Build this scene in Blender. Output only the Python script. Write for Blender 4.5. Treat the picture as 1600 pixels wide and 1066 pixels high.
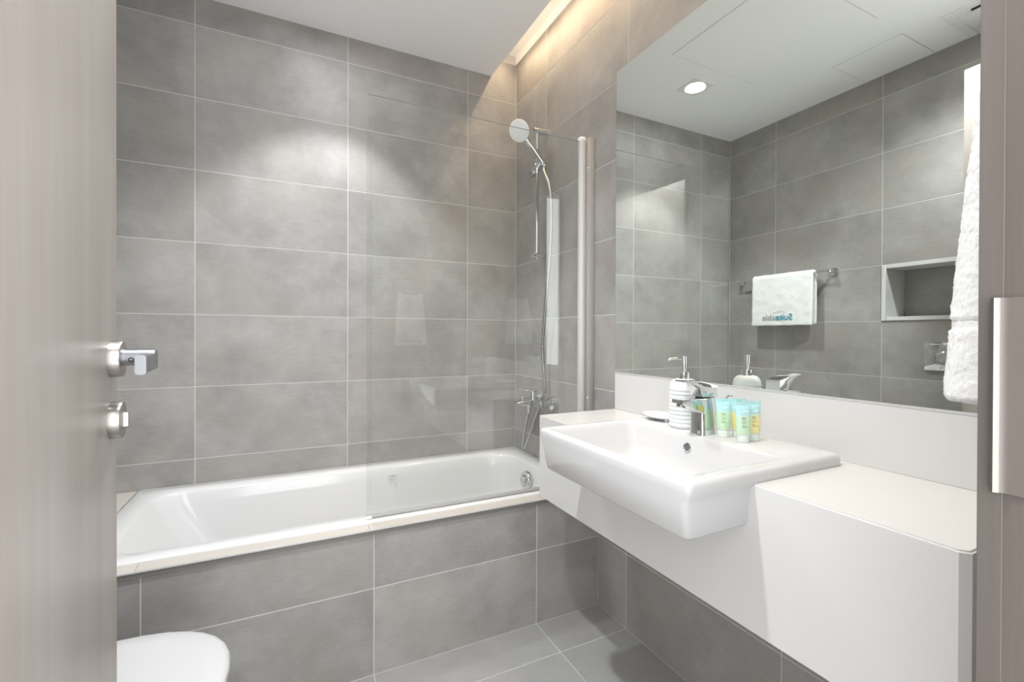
import bpy, bmesh, math, random
from math import pi, sin, cos, radians
from mathutils import Vector, Matrix, noise as mnoise

random.seed(7)
for o in list(bpy.data.objects):
    bpy.data.objects.remove(o)
SC = bpy.context.scene
COL = SC.collection
PARENTS = []

# ------------------------------------------------------------------ camera
YAW, PITCH, ROLL, CAMZ = 0.4548, -0.0047, 0.0031, 1.10
cam_d = bpy.data.cameras.new('camera')
cam = bpy.data.objects.new('camera', cam_d)
COL.objects.link(cam)
F = Vector((sin(YAW) * cos(PITCH), cos(YAW) * cos(PITCH), sin(PITCH)))
R0 = Vector((cos(YAW), -sin(YAW), 0))
U0 = R0.cross(F)
RR = R0 * cos(ROLL) + U0 * sin(ROLL)
UU = -R0 * sin(ROLL) + U0 * cos(ROLL)
m = Matrix((RR, UU, -F)).transposed().to_4x4()
m.translation = Vector((0, 0, CAMZ))
cam.matrix_world = m
cam_d.sensor_width = 36.0
cam_d.sensor_fit = 'HORIZONTAL'
cam_d.lens = 713.6165 * 36 / 1600
cam_d.shift_y = -6.4755 / 1600
cam_d.clip_start = 0.01
SC.camera = cam

# ------------------------------------------------------------------ world, light levels, exposure
world = bpy.data.worlds.new('doorway_fill')
SC.world = world
world.use_nodes = True
bgn = world.node_tree.nodes['Background']
bgn.inputs[0].default_value = (0.97, 0.985, 1.0, 1)
bgn.inputs[1].default_value = 2.4  # even fill added through the doorway, brighter than the unmodelled hall
LENS_STRENGTH = 55.0
BATH_BEAM = (30.0, 90, 0.36)        # watts, cone, blend of the downlight over the bath
FLOOR_BEAM = (47.0, 140, 0.7)      # and of the one over the floor
COVE_W = 2.9
SC.view_settings.view_transform = 'Standard'
SC.view_settings.look = 'None'
SC.view_settings.gamma = 1
SC.view_settings.use_curve_mapping = False
SC.view_settings.exposure = 0.94
cy = SC.cycles
cy.max_bounces = 14
cy.diffuse_bounces = 8
cy.glossy_bounces = 8
cy.transparent_max_bounces = 16
cy.transmission_bounces = 8
cy.sample_clamp_indirect = 6.0
cy.use_denoising = True

# ------------------------------------------------------------------ key dimensions (metres)
XR, XL, YF, YD = 1.1364, -0.638, 2.2807, 0.148     # right, left, far, door wall faces
ZC = 2.50                                           # ceiling
YP = 1.515                                          # bath panel face
XM = 1.114                                          # mirror face
ZV, ZVB, XV = 0.82, 0.54, 0.787                     # vanity top, underside, front
YV0, YV1 = 0.268, 1.387                             # vanity ends
ZT = 0.478                                          # bath rim height

# ------------------------------------------------------------------ materials
def new_mat(name):
    mt = bpy.data.materials.new(name)
    mt.use_nodes = True
    return mt, mt.node_tree.nodes, mt.node_tree.links, mt.node_tree.nodes['Principled BSDF']

def plain(name, col, rough=0.5, metal=0.0, spec=0.5, coat=0.0, bump=None):
    mt, N, L, b = new_mat(name)
    b.inputs['Base Color'].default_value = (*col, 1)
    b.inputs['Roughness'].default_value = rough
    b.inputs['Metallic'].default_value = metal
    b.inputs['Specular IOR Level'].default_value = spec
    b.inputs['Coat Weight'].default_value = coat
    tc = N.new('ShaderNodeTexCoord')
    nz = N.new('ShaderNodeTexNoise')
    nz.inputs['Scale'].default_value = 14
    nz.inputs['Detail'].default_value = 3
    L.new(tc.outputs['Object'], nz.inputs['Vector'])
    mr = N.new('ShaderNodeMapRange')
    mr.inputs['To Min'].default_value = max(0.0, rough * 0.9)
    mr.inputs['To Max'].default_value = min(1.0, rough * 1.1)
    L.new(nz.outputs['Fac'], mr.inputs['Value'])
    L.new(mr.outputs['Result'], b.inputs['Roughness'])
    if bump:
        n2 = N.new('ShaderNodeTexNoise')
        n2.inputs['Scale'].default_value = bump[0]
        n2.inputs['Detail'].default_value = 4
        L.new(tc.outputs['Object'], n2.inputs['Vector'])
        bp = N.new('ShaderNodeBump')
        bp.inputs['Strength'].default_value = bump[1]
        bp.inputs['Distance'].default_value = bump[2]
        L.new(n2.outputs['Fac'], bp.inputs['Height'])
        L.new(bp.outputs['Normal'], b.inputs['Normal'])
    return mt

def tile_mat(name, dark, light, warm, axis, rough=0.42):
    """cement-look porcelain: soft clouds, brushed streaks along the tile, per-tile offset"""
    mt, N, L, b = new_mat(name)
    tc = N.new('ShaderNodeTexCoord')
    oi = N.new('ShaderNodeObjectInfo')
    mul = N.new('ShaderNodeMath'); mul.operation = 'MULTIPLY'; mul.inputs[1].default_value = 37.0
    L.new(oi.outputs['Random'], mul.inputs[0])
    add = N.new('ShaderNodeVectorMath'); add.operation = 'ADD'
    cmb = N.new('ShaderNodeCombineXYZ')
    for i in range(3):
        L.new(mul.outputs[0], cmb.inputs[i])
    L.new(tc.outputs['Object'], add.inputs[0]); L.new(cmb.outputs[0], add.inputs[1])
    n1 = N.new('ShaderNodeTexNoise'); n1.inputs['Scale'].default_value = 5.5
    n1.inputs['Detail'].default_value = 6; n1.inputs['Roughness'].default_value = 0.62
    L.new(add.outputs[0], n1.inputs['Vector'])
    mp = N.new('ShaderNodeMapping')
    sc = {'x': (22, 230, 230), 'y': (230, 22, 230)}[axis]
    mp.inputs['Scale'].default_value = sc
    L.new(add.outputs[0], mp.inputs['Vector'])
    n2 = N.new('ShaderNodeTexNoise'); n2.inputs['Scale'].default_value = 1.0
    n2.inputs['Detail'].default_value = 5; n2.inputs['Roughness'].default_value = 0.7
    L.new(mp.outputs[0], n2.inputs['Vector'])
    r1 = N.new('ShaderNodeValToRGB')
    r1.color_ramp.elements[0].position = 0.30; r1.color_ramp.elements[0].color = (*dark, 1)
    r1.color_ramp.elements[1].position = 0.70; r1.color_ramp.elements[1].color = (*light, 1)
    L.new(n1.outputs['Fac'], r1.inputs['Fac'])
    n3 = N.new('ShaderNodeTexNoise'); n3.inputs['Scale'].default_value = 3.1; n3.inputs['Detail'].default_value = 3
    L.new(add.outputs[0], n3.inputs['Vector'])
    r3 = N.new('ShaderNodeMapRange'); r3.inputs['From Min'].default_value = 0.45; r3.inputs['From Max'].default_value = 0.7
    r3.inputs['To Max'].default_value = 0.6
    L.new(n3.outputs['Fac'], r3.inputs['Value'])
    mx0 = N.new('ShaderNodeMix'); mx0.data_type = 'RGBA'
    mx0.inputs['B'].default_value = (*warm, 1)
    L.new(r3.outputs[0], mx0.inputs['Factor']); L.new(r1.outputs[0], mx0.inputs['A'])
    r2 = N.new('ShaderNodeMapRange'); r2.inputs['From Min'].default_value = 0.3; r2.inputs['From Max'].default_value = 0.7
    r2.inputs['To Min'].default_value = 0.94; r2.inputs['To Max'].default_value = 1.06
    L.new(n2.outputs['Fac'], r2.inputs['Value'])
    mx = N.new('ShaderNodeMix'); mx.data_type = 'RGBA'; mx.blend_type = 'MULTIPLY'; mx.inputs['Factor'].default_value = 1
    L.new(mx0.outputs['Result'], mx.inputs['A']); L.new(r2.outputs[0], mx.inputs['B'])
    rv = N.new('ShaderNodeMapRange'); rv.inputs['To Min'].default_value = 0.95; rv.inputs['To Max'].default_value = 1.05
    L.new(oi.outputs['Random'], rv.inputs['Value'])
    mx2 = N.new('ShaderNodeMix'); mx2.data_type = 'RGBA'; mx2.blend_type = 'MULTIPLY'; mx2.inputs['Factor'].default_value = 1
    L.new(mx.outputs['Result'], mx2.inputs['A']); L.new(rv.outputs[0], mx2.inputs['B'])
    L.new(mx2.outputs['Result'], b.inputs['Base Color'])
    b.inputs['Roughness'].default_value = rough
    b.inputs['Specular IOR Level'].default_value = 0.35
    bp = N.new('ShaderNodeBump'); bp.inputs['Strength'].default_value = 0.08; bp.inputs['Distance'].default_value = 0.001
    L.new(n2.outputs['Fac'], bp.inputs['Height']); L.new(bp.outputs['Normal'], b.inputs['Normal'])
    return mt

def wood_mat(name, c0, c1, c2):
    mt, N, L, b = new_mat(name)
    tc = N.new('ShaderNodeTexCoord')
    def streak(s, det):
        mp = N.new('ShaderNodeMapping'); mp.inputs['Scale'].default_value = s
        L.new(tc.outputs['Object'], mp.inputs['Vector'])
        nz = N.new('ShaderNodeTexNoise'); nz.inputs['Scale'].default_value = 1; nz.inputs['Detail'].default_value = det
        nz.inputs['Roughness'].default_value = 0.6
        L.new(mp.outputs[0], nz.inputs['Vector'])
        return nz
    a = streak((16, 16, 0.9), 3)
    f = streak((260, 260, 7), 4)
    r = N.new('ShaderNodeValToRGB')
    r.color_ramp.elements[0].position = 0.3; r.color_ramp.elements[0].color = (*c0, 1)
    r.color_ramp.elements[1].position = 0.72; r.color_ramp.elements[1].color = (*c2, 1)
    e = r.color_ramp.elements.new(0.5); e.color = (*c1, 1)
    L.new(a.outputs['Fac'], r.inputs['Fac'])
    mr = N.new('ShaderNodeMapRange'); mr.inputs['From Min'].default_value = 0.3; mr.inputs['From Max'].default_value = 0.7
    mr.inputs['To Min'].default_value = 0.965; mr.inputs['To Max'].default_value = 1.035
    L.new(f.outputs['Fac'], mr.inputs['Value'])
    mx = N.new('ShaderNodeMix'); mx.data_type = 'RGBA'; mx.blend_type = 'MULTIPLY'; mx.inputs['Factor'].default_value = 1
    L.new(r.outputs[0], mx.inputs['A']); L.new(mr.outputs[0], mx.inputs['B'])
    L.new(mx.outputs['Result'], b.inputs['Base Color'])
    b.inputs['Roughness'].default_value = 0.38
    bp = N.new('ShaderNodeBump'); bp.inputs['Strength'].default_value = 0.15; bp.inputs['Distance'].default_value = 0.001
    L.new(f.outputs['Fac'], bp.inputs['Height']); L.new(bp.outputs['Normal'], b.inputs['Normal'])
    return mt

def glass_mat(name, tint, ior):
    mt, N, L, b = new_mat(name)
    N.remove(b)
    out = N['Material Output']
    fr = N.new('ShaderNodeFresnel')
    geo = N.new('ShaderNodeNewGeometry')            # same reflectance on both faces of the thin pane
    io = N.new('ShaderNodeMix'); io.data_type = 'FLOAT'
    io.inputs['A'].default_value = ior; io.inputs['B'].default_value = 1.0 / ior
    L.new(geo.outputs['Backfacing'], io.inputs['Factor']); L.new(io.outputs['Result'], fr.inputs['IOR'])
    tr = N.new('ShaderNodeBsdfTransparent'); tr.inputs['Color'].default_value = (*tint, 1)
    gl = N.new('ShaderNodeBsdfGlossy'); gl.inputs['Roughness'].default_value = 0.0
    gl.inputs['Color'].default_value = (1, 1, 1, 1)
    mx = N.new('ShaderNodeMixShader')
    L.new(fr.outputs[0], mx.inputs[0]); L.new(tr.outputs[0], mx.inputs[1]); L.new(gl.outputs[0], mx.inputs[2])
    L.new(mx.outputs[0], out.inputs['Surface'])
    return mt

def emit_mat(name, col, s):
    mt, N, L, b = new_mat(name)
    b.inputs['Base Color'].default_value = (*col, 1)
    b.inputs['Emission Color'].default_value = (*col, 1)
    b.inputs['Emission Strength'].default_value = s
    return mt

def layered_mat(name, stops, rough=0.35, trans=0.0):
    """colour bands along the object's own height (printed tube)"""
    mt, N, L, b = new_mat(name)
    tc = N.new('ShaderNodeTexCoord'); sp = N.new('ShaderNodeSeparateXYZ')
    L.new(tc.outputs['Object'], sp.inputs[0])
    mr = N.new('ShaderNodeMapRange'); mr.inputs['From Max'].default_value = 0.095
    L.new(sp.outputs[2], mr.inputs['Value'])
    r = N.new('ShaderNodeValToRGB')
    els = r.color_ramp.elements
    els[0].position = stops[0][0]; els[0].color = (*stops[0][1], 1)
    els[1].position = stops[-1][0]; els[1].color = (*stops[-1][1], 1)
    for p_, c_ in stops[1:-1]:
        e = els.new(p_); e.color = (*c_, 1)
    L.new(mr.outputs[0], r.inputs['Fac']); L.new(r.outputs[0], b.inputs['Base Color'])
    b.inputs['Roughness'].default_value = rough
    b.inputs['Transmission Weight'].default_value = trans
    b.inputs['Subsurface Weight'].default_value = 0.15
    b.inputs['Subsurface Radius'].default_value = (0.01, 0.01, 0.01)
    return mt

M = {}
M['tile_x'] = tile_mat('tile_grey_x', (.282, .272, .260), (.415, .404, .390), (.375, .343, .316), 'x')
M['tile_y'] = tile_mat('tile_grey_y', (.282, .272, .260), (.415, .404, .390), (.375, .343, .316), 'y')
M['tile_floor'] = tile_mat('tile_floor', (.325, .325, .322), (.395, .395, .390), (.365, .360, .352), 'x', 0.5)
M['grout'] = plain('grout', (.62, .615, .605), 0.85, spec=0.2)
M['paint'] = plain('white_paint', (.94, .94, .94), 0.75, spec=0.2)
M['paint_line'] = plain('panel_gap', (.45, .45, .45), 0.8, spec=0.2)
M['quartz'] = plain('white_quartz', (.69, .684, .678), 0.22, spec=0.5)
M['ceramic'] = plain('white_ceramic', (.63, .63, .635), 0.06, spec=0.5)
M['enamel'] = plain('white_enamel', (.73, .73, .73), 0.10, spec=0.5)
M['stone'] = plain('cream_stone', (.60, .56, .51), 0.30, bump=(30, .05, .001))
M['chrome'] = plain('chrome', (.74, .75, .76), 0.05, metal=1)
M['steel'] = plain('brushed_steel', (.37, .345, .325), 0.33, metal=1, bump=(200, .04, .0005))
M['steel_dark'] = plain('lever_steel', (.30, .31, .33), 0.36, metal=1)
M['alu'] = plain('satin_aluminium', (.62, .615, .61), 0.5, metal=0.25)
M['alu_light'] = plain('grey_profile', (.44, .425, .41), 0.5, metal=0.2)
M['hose'] = plain('hose_metal', (.50, .51, .53), 0.28, metal=1)
M['mirror'] = plain('mirror_silver', (.845, .885, .85), 0.0, metal=1)
M['mirror_edge'] = plain('mirror_edge', (.30, .36, .35), 0.2)
M['glass'] = glass_mat('clear_glass', (.980, .987, .982), 1.56)
M['glass_edge'] = plain('glass_edge', (.34, .38, .36), 0.15)
M['seal'] = plain('grey_seal', (.42, .42, .42), 0.4)
M['ledge_shadow'] = plain('ledge_shadow_tone', (.20, .19, .175), 0.4)  # shade under the bath ledge, put into a dark colour
M['strike'] = plain('strike_steel', (.27, .245, .225), 0.34, metal=1)
M['rubber'] = plain('dark_rubber', (.05, .05, .05), 0.6)
M['wood'] = wood_mat('grey_oak_laminate', (.385, .337, .306), (.425, .382, .352), (.455, .432, .412))
M['wood_shaded'] = wood_mat('grey_oak_shaded', (.088, .073, .064), (.102, .087, .077), (.117, .103, .094))  # door oak darkened: the jamb's shade is put into the colour
M['plastic'] = plain('white_plastic', (.84, .84, .84), 0.3)
M['plastic_seat'] = plain('white_seat_plastic', (.60, .60, .60), 0.22)
M['terry'] = plain('white_terry', (.88, .88, .87), 0.95, spec=0.1, bump=(900, .6, .002))
M['bottle'] = plain('white_stoneware', (.80, .83, .83), 0.28)
M['dish'] = plain('white_dish', (.84, .85, .85), 0.3)
M['teal'] = plain('teal_thread', (.045, .30, .38), 0.8)
M['greythread'] = plain('grey_thread', (.30, .30, .30), 0.8)
M['print'] = plain('dark_print', (.28, .34, .30), 0.6)
M['paleprint'] = plain('pale_print', (.60, .62, .62), 0.5)
M['whiteprint'] = plain('white_print', (.90, .95, .95), 0.5)
M['dark'] = plain('dark_void', (.02, .02, .022), 0.7)
M['lens'] = emit_mat('lamp_lens', (.955, .98, 1.0), LENS_STRENGTH)
M['led'] = emit_mat('warm_led', (1.0, .76, .50), 3.0)
aq, gr, ye, fr_ = (.46, .75, .78), (.57, .77, .55), (.82, .74, .36), (.74, .80, .74)
M['tube_green'] = layered_mat('green_tube', [(0, fr_), (.18, fr_), (.24, gr), (.62, gr), (.70, aq), (1, aq)])
M['tube_yellow'] = layered_mat('yellow_tube', [(0, fr_), (.18, fr_), (.24, ye), (.60, ye), (.72, aq), (1, aq)])
M['tube_cap'] = plain('frosted_cap', (.78, .84, .78), 0.4)

# ------------------------------------------------------------------ object helpers
def tag(o, label=None, cat=None, group=None, kind=None):
    if label: o['label'] = label
    if cat: o['category'] = cat
    if group: o['group'] = group
    if kind: o['kind'] = kind
    return o

def attach(o, parent):
    o.parent = parent
    o.matrix_parent_inverse = Matrix.Translation(-parent.location) if parent.rotation_euler.to_matrix() == Matrix.Identity(3) else parent.matrix_basis.inverted()

def link(name, mesh, parent=None, loc=(0, 0, 0)):
    o = bpy.data.objects.new(name, mesh)
    COL.objects.link(o)
    o.location = loc
    if parent is not None:
        attach(o, parent)
    return o

def empty(name, loc, label=None, cat=None, group=None):
    o = bpy.data.objects.new(name, None)
    o.empty_display_size = 0.05
    COL.objects.link(o)
    o.location = loc
    return tag(o, label, cat, group)

def build(name, bm, mats, parent=None, smooth=False, angle=None, loc=None):
    """bmesh in world coordinates -> mesh object whose origin is at its base centre (or loc)"""
    if not isinstance(mats, (list, tuple)):
        mats = [mats]
    bmesh.ops.recalc_face_normals(bm, faces=bm.faces[:])
    if loc is None:
        vs = [v.co for v in bm.verts]
        mn = [min(c[i] for c in vs) for i in range(3)]
        mxx = [max(c[i] for c in vs) for i in range(3)]
        loc = ((mn[0] + mxx[0]) / 2, (mn[1] + mxx[1]) / 2, mn[2])
    loc = Vector(loc)
    bmesh.ops.translate(bm, verts=bm.verts[:], vec=-loc)
    me = bpy.data.meshes.new(name)
    bm.to_mesh(me)
    bm.free()
    for mt in mats:
        me.materials.append(mt)
    if smooth or angle:
        me.polygons.foreach_set('use_smooth', [True] * len(me.polygons))
        if angle:
            try:
                me.set_sharp_from_angle(angle=radians(angle))
            except Exception:
                pass
    return link(name, me, parent, loc)

def add_box(bm, x0, x1, y0, y1, z0, z1, bevel=0.0, seg=2, mi=0):
    r = bmesh.ops.create_cube(bm, size=1)
    vs = r['verts']
    for v in vs:
        v.co = Vector(((x0 + x1) / 2 + v.co.x * (x1 - x0), (y0 + y1) / 2 + v.co.y * (y1 - y0), (z0 + z1) / 2 + v.co.z * (z1 - z0)))
    fs = list({f for v in vs for f in v.link_faces})
    for f in fs: f.material_index = mi
    if bevel > 0:
        es = list({e for v in vs for e in v.link_edges})
        bmesh.ops.bevel(bm, geom=es, offset=bevel, segments=seg, affect='EDGES', profile=0.5, clamp_overlap=True)
    return vs

def box(name, x0, x1, y0, y1, z0, z1, mat, parent=None, bevel=0.0, seg=2):
    bm = bmesh.new()
    add_box(bm, x0, x1, y0, y1, z0, z1, bevel, seg)
    return build(name, bm, mat, parent, angle=40 if bevel else None)

def frame_of(d):
    d = Vector(d).normalized()
    a = Vector((0, 0, 1)) if abs(d.z) < 0.9 else Vector((1, 0, 0))
    u = a.cross(d).normalized()
    return d, u, d.cross(u).normalized()

def add_lathe(bm, origin, axis, prof, seg=32, cap0=True, cap1=True, mi=0, sx=1.0, sy=1.0):
    """prof: (radius, distance along axis)"""
    d, u, v = frame_of(axis)
    o = Vector(origin)
    rings = []
    for r, h in prof:
        rings.append([bm.verts.new(o + d * h + (u * cos(2 * pi * k / seg) * sx + v * sin(2 * pi * k / seg) * sy) * r) for k in range(seg)])
    for a, b in zip(rings, rings[1:]):
        for k in range(seg):
            f = bm.faces.new((a[k], a[(k + 1) % seg], b[(k + 1) % seg], b[k])); f.material_index = mi
    if cap0:
        f = bm.faces.new(rings[0][::-1]); f.material_index = mi
    if cap1:
        f = bm.faces.new(rings[-1]); f.material_index = mi
    return rings

def lathe(name, origin, axis, prof, mat, parent=None, seg=32, angle=35, **k):
    bm = bmesh.new()
    add_lathe(bm, origin, axis, prof, seg, **k)
    return build(name, bm, mat, parent, angle=angle)

def catmull(pts, n=8):
    P = [Vector(p) for p in pts]
    P = [2 * P[0] - P[1]] + P + [2 * P[-1] - P[-2]]
    out = []
    for i in range(1, len(P) - 2):
        for k in range(n):
            t = k / n
            a, b, c, d = P[i - 1], P[i], P[i + 1], P[i + 2]
            out.append(0.5 * ((2 * b) + (c - a) * t + (2 * a - 5 * b + 4 * c - d) * t * t + (3 * b - a - 3 * c + d) * t ** 3))
    out.append(P[-2])
    return out

def add_tube(bm, pts, r, seg=12, mi=0):
    pts = [Vector(p) for p in pts]
    rs = r if isinstance(r, (list, tuple)) else [r] * len(pts)
    t = (pts[1] - pts[0]).normalized()
    _, u, v = frame_of(t)
    rings = []
    for i, p in enumerate(pts):
        t2 = ((pts[min(i + 1, len(pts) - 1)] - pts[max(i - 1, 0)])).normalized()
        u = (u - t2 * u.dot(t2)).normalized()
        v = t2.cross(u)
        rings.append([bm.verts.new(p + (u * cos(2 * pi * k / seg) + v * sin(2 * pi * k / seg)) * rs[i]) for k in range(seg)])
    for a, b in zip(rings, rings[1:]):
        for k in range(seg):
            bm.faces.new((a[k], a[(k + 1) % seg], b[(k + 1) % seg], b[k])).material_index = mi
    bm.faces.new(rings[0][::-1]).material_index = mi
    bm.faces.new(rings[-1]).material_index = mi

def tube(name, pts, r, mat, parent=None, seg=12, angle=50):
    bm = bmesh.new()
    add_tube(bm, pts, r, seg)
    return build(name, bm, mat, parent, angle=angle)

def rrect(x0, x1, y0, y1, r, n=6):
    """rounded rectangle, counter-clockwise, 4*(n+1) points; r scalar or 4 radii (x1y1, x0y1, x0y0, x1y0)"""
    rr = r if isinstance(r, (list, tuple)) else (r,) * 4
    out = []
    for (cx, cy, a0, q) in ((x1 - rr[0], y1 - rr[0], 0, rr[0]), (x0 + rr[1], y1 - rr[1], pi / 2, rr[1]),
                            (x0 + rr[2], y0 + rr[2], pi, rr[2]), (x1 - rr[3], y0 + rr[3], 1.5 * pi, rr[3])):
        for k in range(n + 1):
            a = a0 + pi / 2 * k / n
            out.append((cx + q * cos(a), cy + q * sin(a)))
    return out

def add_loft(bm, rings, cap0=True, cap1=True, mi=0):
    R_ = [[bm.verts.new(p) for p in r] for r in rings]
    for a, b in zip(R_, R_[1:]):
        n = len(a)
        for k in range(n):
            bm.faces.new((a[k], a[(k + 1) % n], b[(k + 1) % n], b[k])).material_index = mi
    if cap0: bm.faces.new(R_[0][::-1]).material_index = mi
    if cap1: bm.faces.new(R_[-1]).material_index = mi
    return R_

def add_prism(bm, poly, axis, a0, a1, mi=0):
    """poly in the plane normal to axis ('x': (y,z), 'y': (x,z), 'z': (x,y))"""
    def P(p, a):
        return {'x': (a, p[0], p[1]), 'y': (p[0], a, p[1]), 'z': (p[0], p[1], a)}[axis]
    add_loft(bm, [[P(p, a0) for p in poly], [P(p, a1) for p in poly]], mi=mi)

def text_mesh(name, s, size, origin, right, up, mat, parent, bold=0.0, depth=0.0004, spacing=1.0):
    cu = bpy.data.curves.new('lettering', 'FONT')
    cu.body = s; cu.size = size; cu.extrude = depth; cu.offset = bold; cu.space_character = spacing
    cu.resolution_u = 3
    t = bpy.data.objects.new('lettering', cu)
    COL.objects.link(t)
    dg = bpy.context.evaluated_depsgraph_get()
    me = bpy.data.meshes.new_from_object(t.evaluated_get(dg))
    w = max((v.co.x for v in me.vertices), default=0)
    bpy.data.objects.remove(t)
    right, up = Vector(right).normalized(), Vector(up).normalized()
    mt = Matrix((right, up, right.cross(up))).transposed().to_4x4()
    me.transform(mt)
    me.materials.clear(); me.materials.append(mat)
    o = link(name, me, parent, origin)
    return o, w

# ------------------------------------------------------------------ tiles
TILE_CACHE = {}
JOINT, TTH = 0.0031, 0.008
def tile_mesh(w, h, mat):
    """tile lying in local XY plane (w x h), front at z=0 .. built once for each size and material"""
    key = (round(w, 4), round(h, 4), mat.name)
    if key in TILE_CACHE:
        return TILE_CACHE[key]
    return None

def make_tile(parent, plane, coord, sign, a0, a1, z0, z1, mat):
    """plane 'x': wall at X=coord, spans Y a0..a1; 'y': wall at Y=coord, spans X; 'z': floor, spans X a0..a1, Y z0..z1.
    sign: direction in which the visible face looks"""
    j = JOINT / 2
    w, h = a1 - a0 - 2 * j, z1 - z0 - 2 * j
    if w < 0.004 or h < 0.004:
        return
    key = (plane, sign, round(w, 4), round(h, 4), mat.name)
    me = TILE_CACHE.get(key)
    if me is None:
        bm = bmesh.new()
        c = 0.0005
        def pt(u, v, d):
            d *= sign
            return {'x': (d, u, v), 'y': (u, d, v), 'z': (u, v, d)}[plane]
        hw, hh = w / 2, h / 2
        lo = [(-hw, -hh), (hw, -hh), (hw, hh), (-hw, hh)]
        hi = [(-hw + c, -hh + c), (hw - c, -hh + c), (hw - c, hh - c), (-hw + c, hh - c)]
        add_loft(bm, [[pt(u, v, -TTH) for u, v in lo], [pt(u, v, -c) for u, v in lo], [pt(u, v, 0) for u, v in hi]])
        bmesh.ops.recalc_face_normals(bm, faces=bm.faces[:])
        me = bpy.data.meshes.new('tile')
        bm.to_mesh(me); bm.free()
        me.materials.append(mat)
        TILE_CACHE[key] = me
    um, vm = (a0 + a1) / 2, (z0 + z1) / 2
    loc = {'x': (coord, um, vm), 'y': (um, coord, vm), 'z': (um, vm, coord)}[plane]
    return link('tile', me, parent, loc)

def edges(lo, hi, first, pitch):
    k = math.ceil((lo - first) / pitch + 1e-6)
    out = [lo]
    while first + k * pitch < hi - 1e-6:
        e = first + k * pitch
        if e - lo > 1e-6: out.append(e)
        k += 1
    return out + [hi]

def tile_field(parent, plane, coord, sign, aa, zz, mat, skip=None):
    for a0, a1 in zip(aa, aa[1:]):
        for z0, z1 in zip(zz, zz[1:]):
            if skip and skip(a0, a1, z0, z1):
                continue
            make_tile(parent, plane, coord, sign, a0, a1, z0, z1, mat)

GR = 0.0007   # grout sits this far behind the tile face
def wall(name, x0, x1, y0, y1, z0, z1, label, mat='grout'):
    o = box(name, x0, x1, y0, y1, z0, z1, M[mat])
    return tag(o, label, 'wall', kind='structure')

# ------------------------------------------------------------------ room shell
wf = wall('wall_far', XL - .1, XR + .1, YF + GR, YF + .12, 0, 2.66, 'far wall behind the bathtub in large grey cement-look tiles')
tile_field(wf, 'y', YF, -1, edges(XL, XR, .251, .6), edges(.30, 2.598, .28, .3), M['tile_x'], skip=lambda a0, a1, z0, z1: z1 < ZT - .02)

wr = wall('wall_right', XR + GR, XR + .12, -.0, YF + GR, 0, 2.66, 'right wall of grey tiles carrying mirror, vanity and shower')
tile_field(wr, 'x', XR, -1, edges(YD, YF, 1.345, .6), edges(0, 2.598, .28, .3), M['tile_y'])
box('plaster_band', XR - .004, XR + GR, YD, YF, 2.598, 2.66, M['paint'], wr)

# left wall with the niche cut out (one tile is missing: the niche)
NY0, NY1, NZ0, NZ1, ND = .735, 1.335, 1.18, 1.48, .19
bm = bmesh.new()
for b in ((XL - .24, XL - GR, YD, NY0, 0, 2.66), (XL - .24, XL - GR, NY1, YF + GR, 0, 2.66), (XL - .24, XL - GR, NY0, NY1, 0, NZ0),
          (XL - .24, XL - GR, NY0, NY1, NZ1, 2.66), (XL - .24, XL - ND - .005, NY0, NY1, NZ0, NZ1)):
    add_box(bm, *b)
wl = tag(build('wall_left', bm, M['grout']), 'left tiled wall opposite the mirror with a square-edged niche', 'wall', kind='structure')
tile_field(wl, 'x', XL, 1, edges(YD, YF, 1.335, .6), edges(0, 2.50, .28, .3), M['tile_y'],
           skip=lambda a0, a1, z0, z1: z0 > 1.17 and z1 < 1.49 and a0 > .73 and a1 < 1.34)
make_tile(wl, 'x', XL - ND, 1, NY0 + .02, NY1 - .02, NZ0 + .02, NZ1 - .02, M['tile_y'])

# door wall: right of the doorway, left of it, and above it
JX0, JX1, JZ = -.185, .452, 2.19          # clear opening
wd = None
bm = bmesh.new()
for b in ((JX1 + .03, XR + .12, .03, YD - GR, 0, 2.66), (XL - .1, JX0 - .03, .03, YD - GR, 0, 2.66), (JX0 - .03, JX1 + .03, .03, YD - GR, JZ + .03, 2.66)):
    add_box(bm, *b)
wd = tag(build('wall_door', bm, M['grout']), 'tiled wall beside the doorway with the towel ring', 'wall', kind='structure')
zz = edges(0, 2.50, .28, .3)
tile_field(wd, 'y', YD, 1, edges(JX1 + .035, XR, .251, .6), zz, M['tile_x'])
tile_field(wd, 'y', YD, 1, edges(XL, JX0 - .035, .251, .6), zz, M['tile_x'])
tile_field(wd, 'y', YD, 1, edges(JX0 - .035, JX1 + .035, .251, .6), [JZ + .035, 2.38, 2.50], M['tile_x'])

# floor
fl = tag(box('floor', XL - .1, XR + .1, -.9, YF, -.06, -GR, M['grout']), 'grey tiled floor with pale joints', 'floor', kind='structure')
tile_field(fl, 'z', 0, 1, edges(XL, XR, .248, .6), edges(YD, YP, 1.343, .6), M['tile_floor'])
tile_field(fl, 'z', 0, 1, edges(XL, XR, .248, .6), [-.9, -.457, .03], M['tile_floor'])

# ceiling: lowered board stopping short of the right wall (light cove), slab above
XLIP = .985
bm = bmesh.new()
add_box(bm, XL - .1, XLIP, YD - .1, YF, ZC, ZC + .025)
add_box(bm, XL - .1, XR + .12, YD - .12, YF + .12, 2.645, 2.70)
add_box(bm, XLIP - .06, XLIP - .045, YD, YF, ZC + .02, 2.65)
ce = tag(build('ceiling', bm, M['paint']), 'white plasterboard ceiling with a lit slot along the right wall', 'ceiling', kind='structure')
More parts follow.
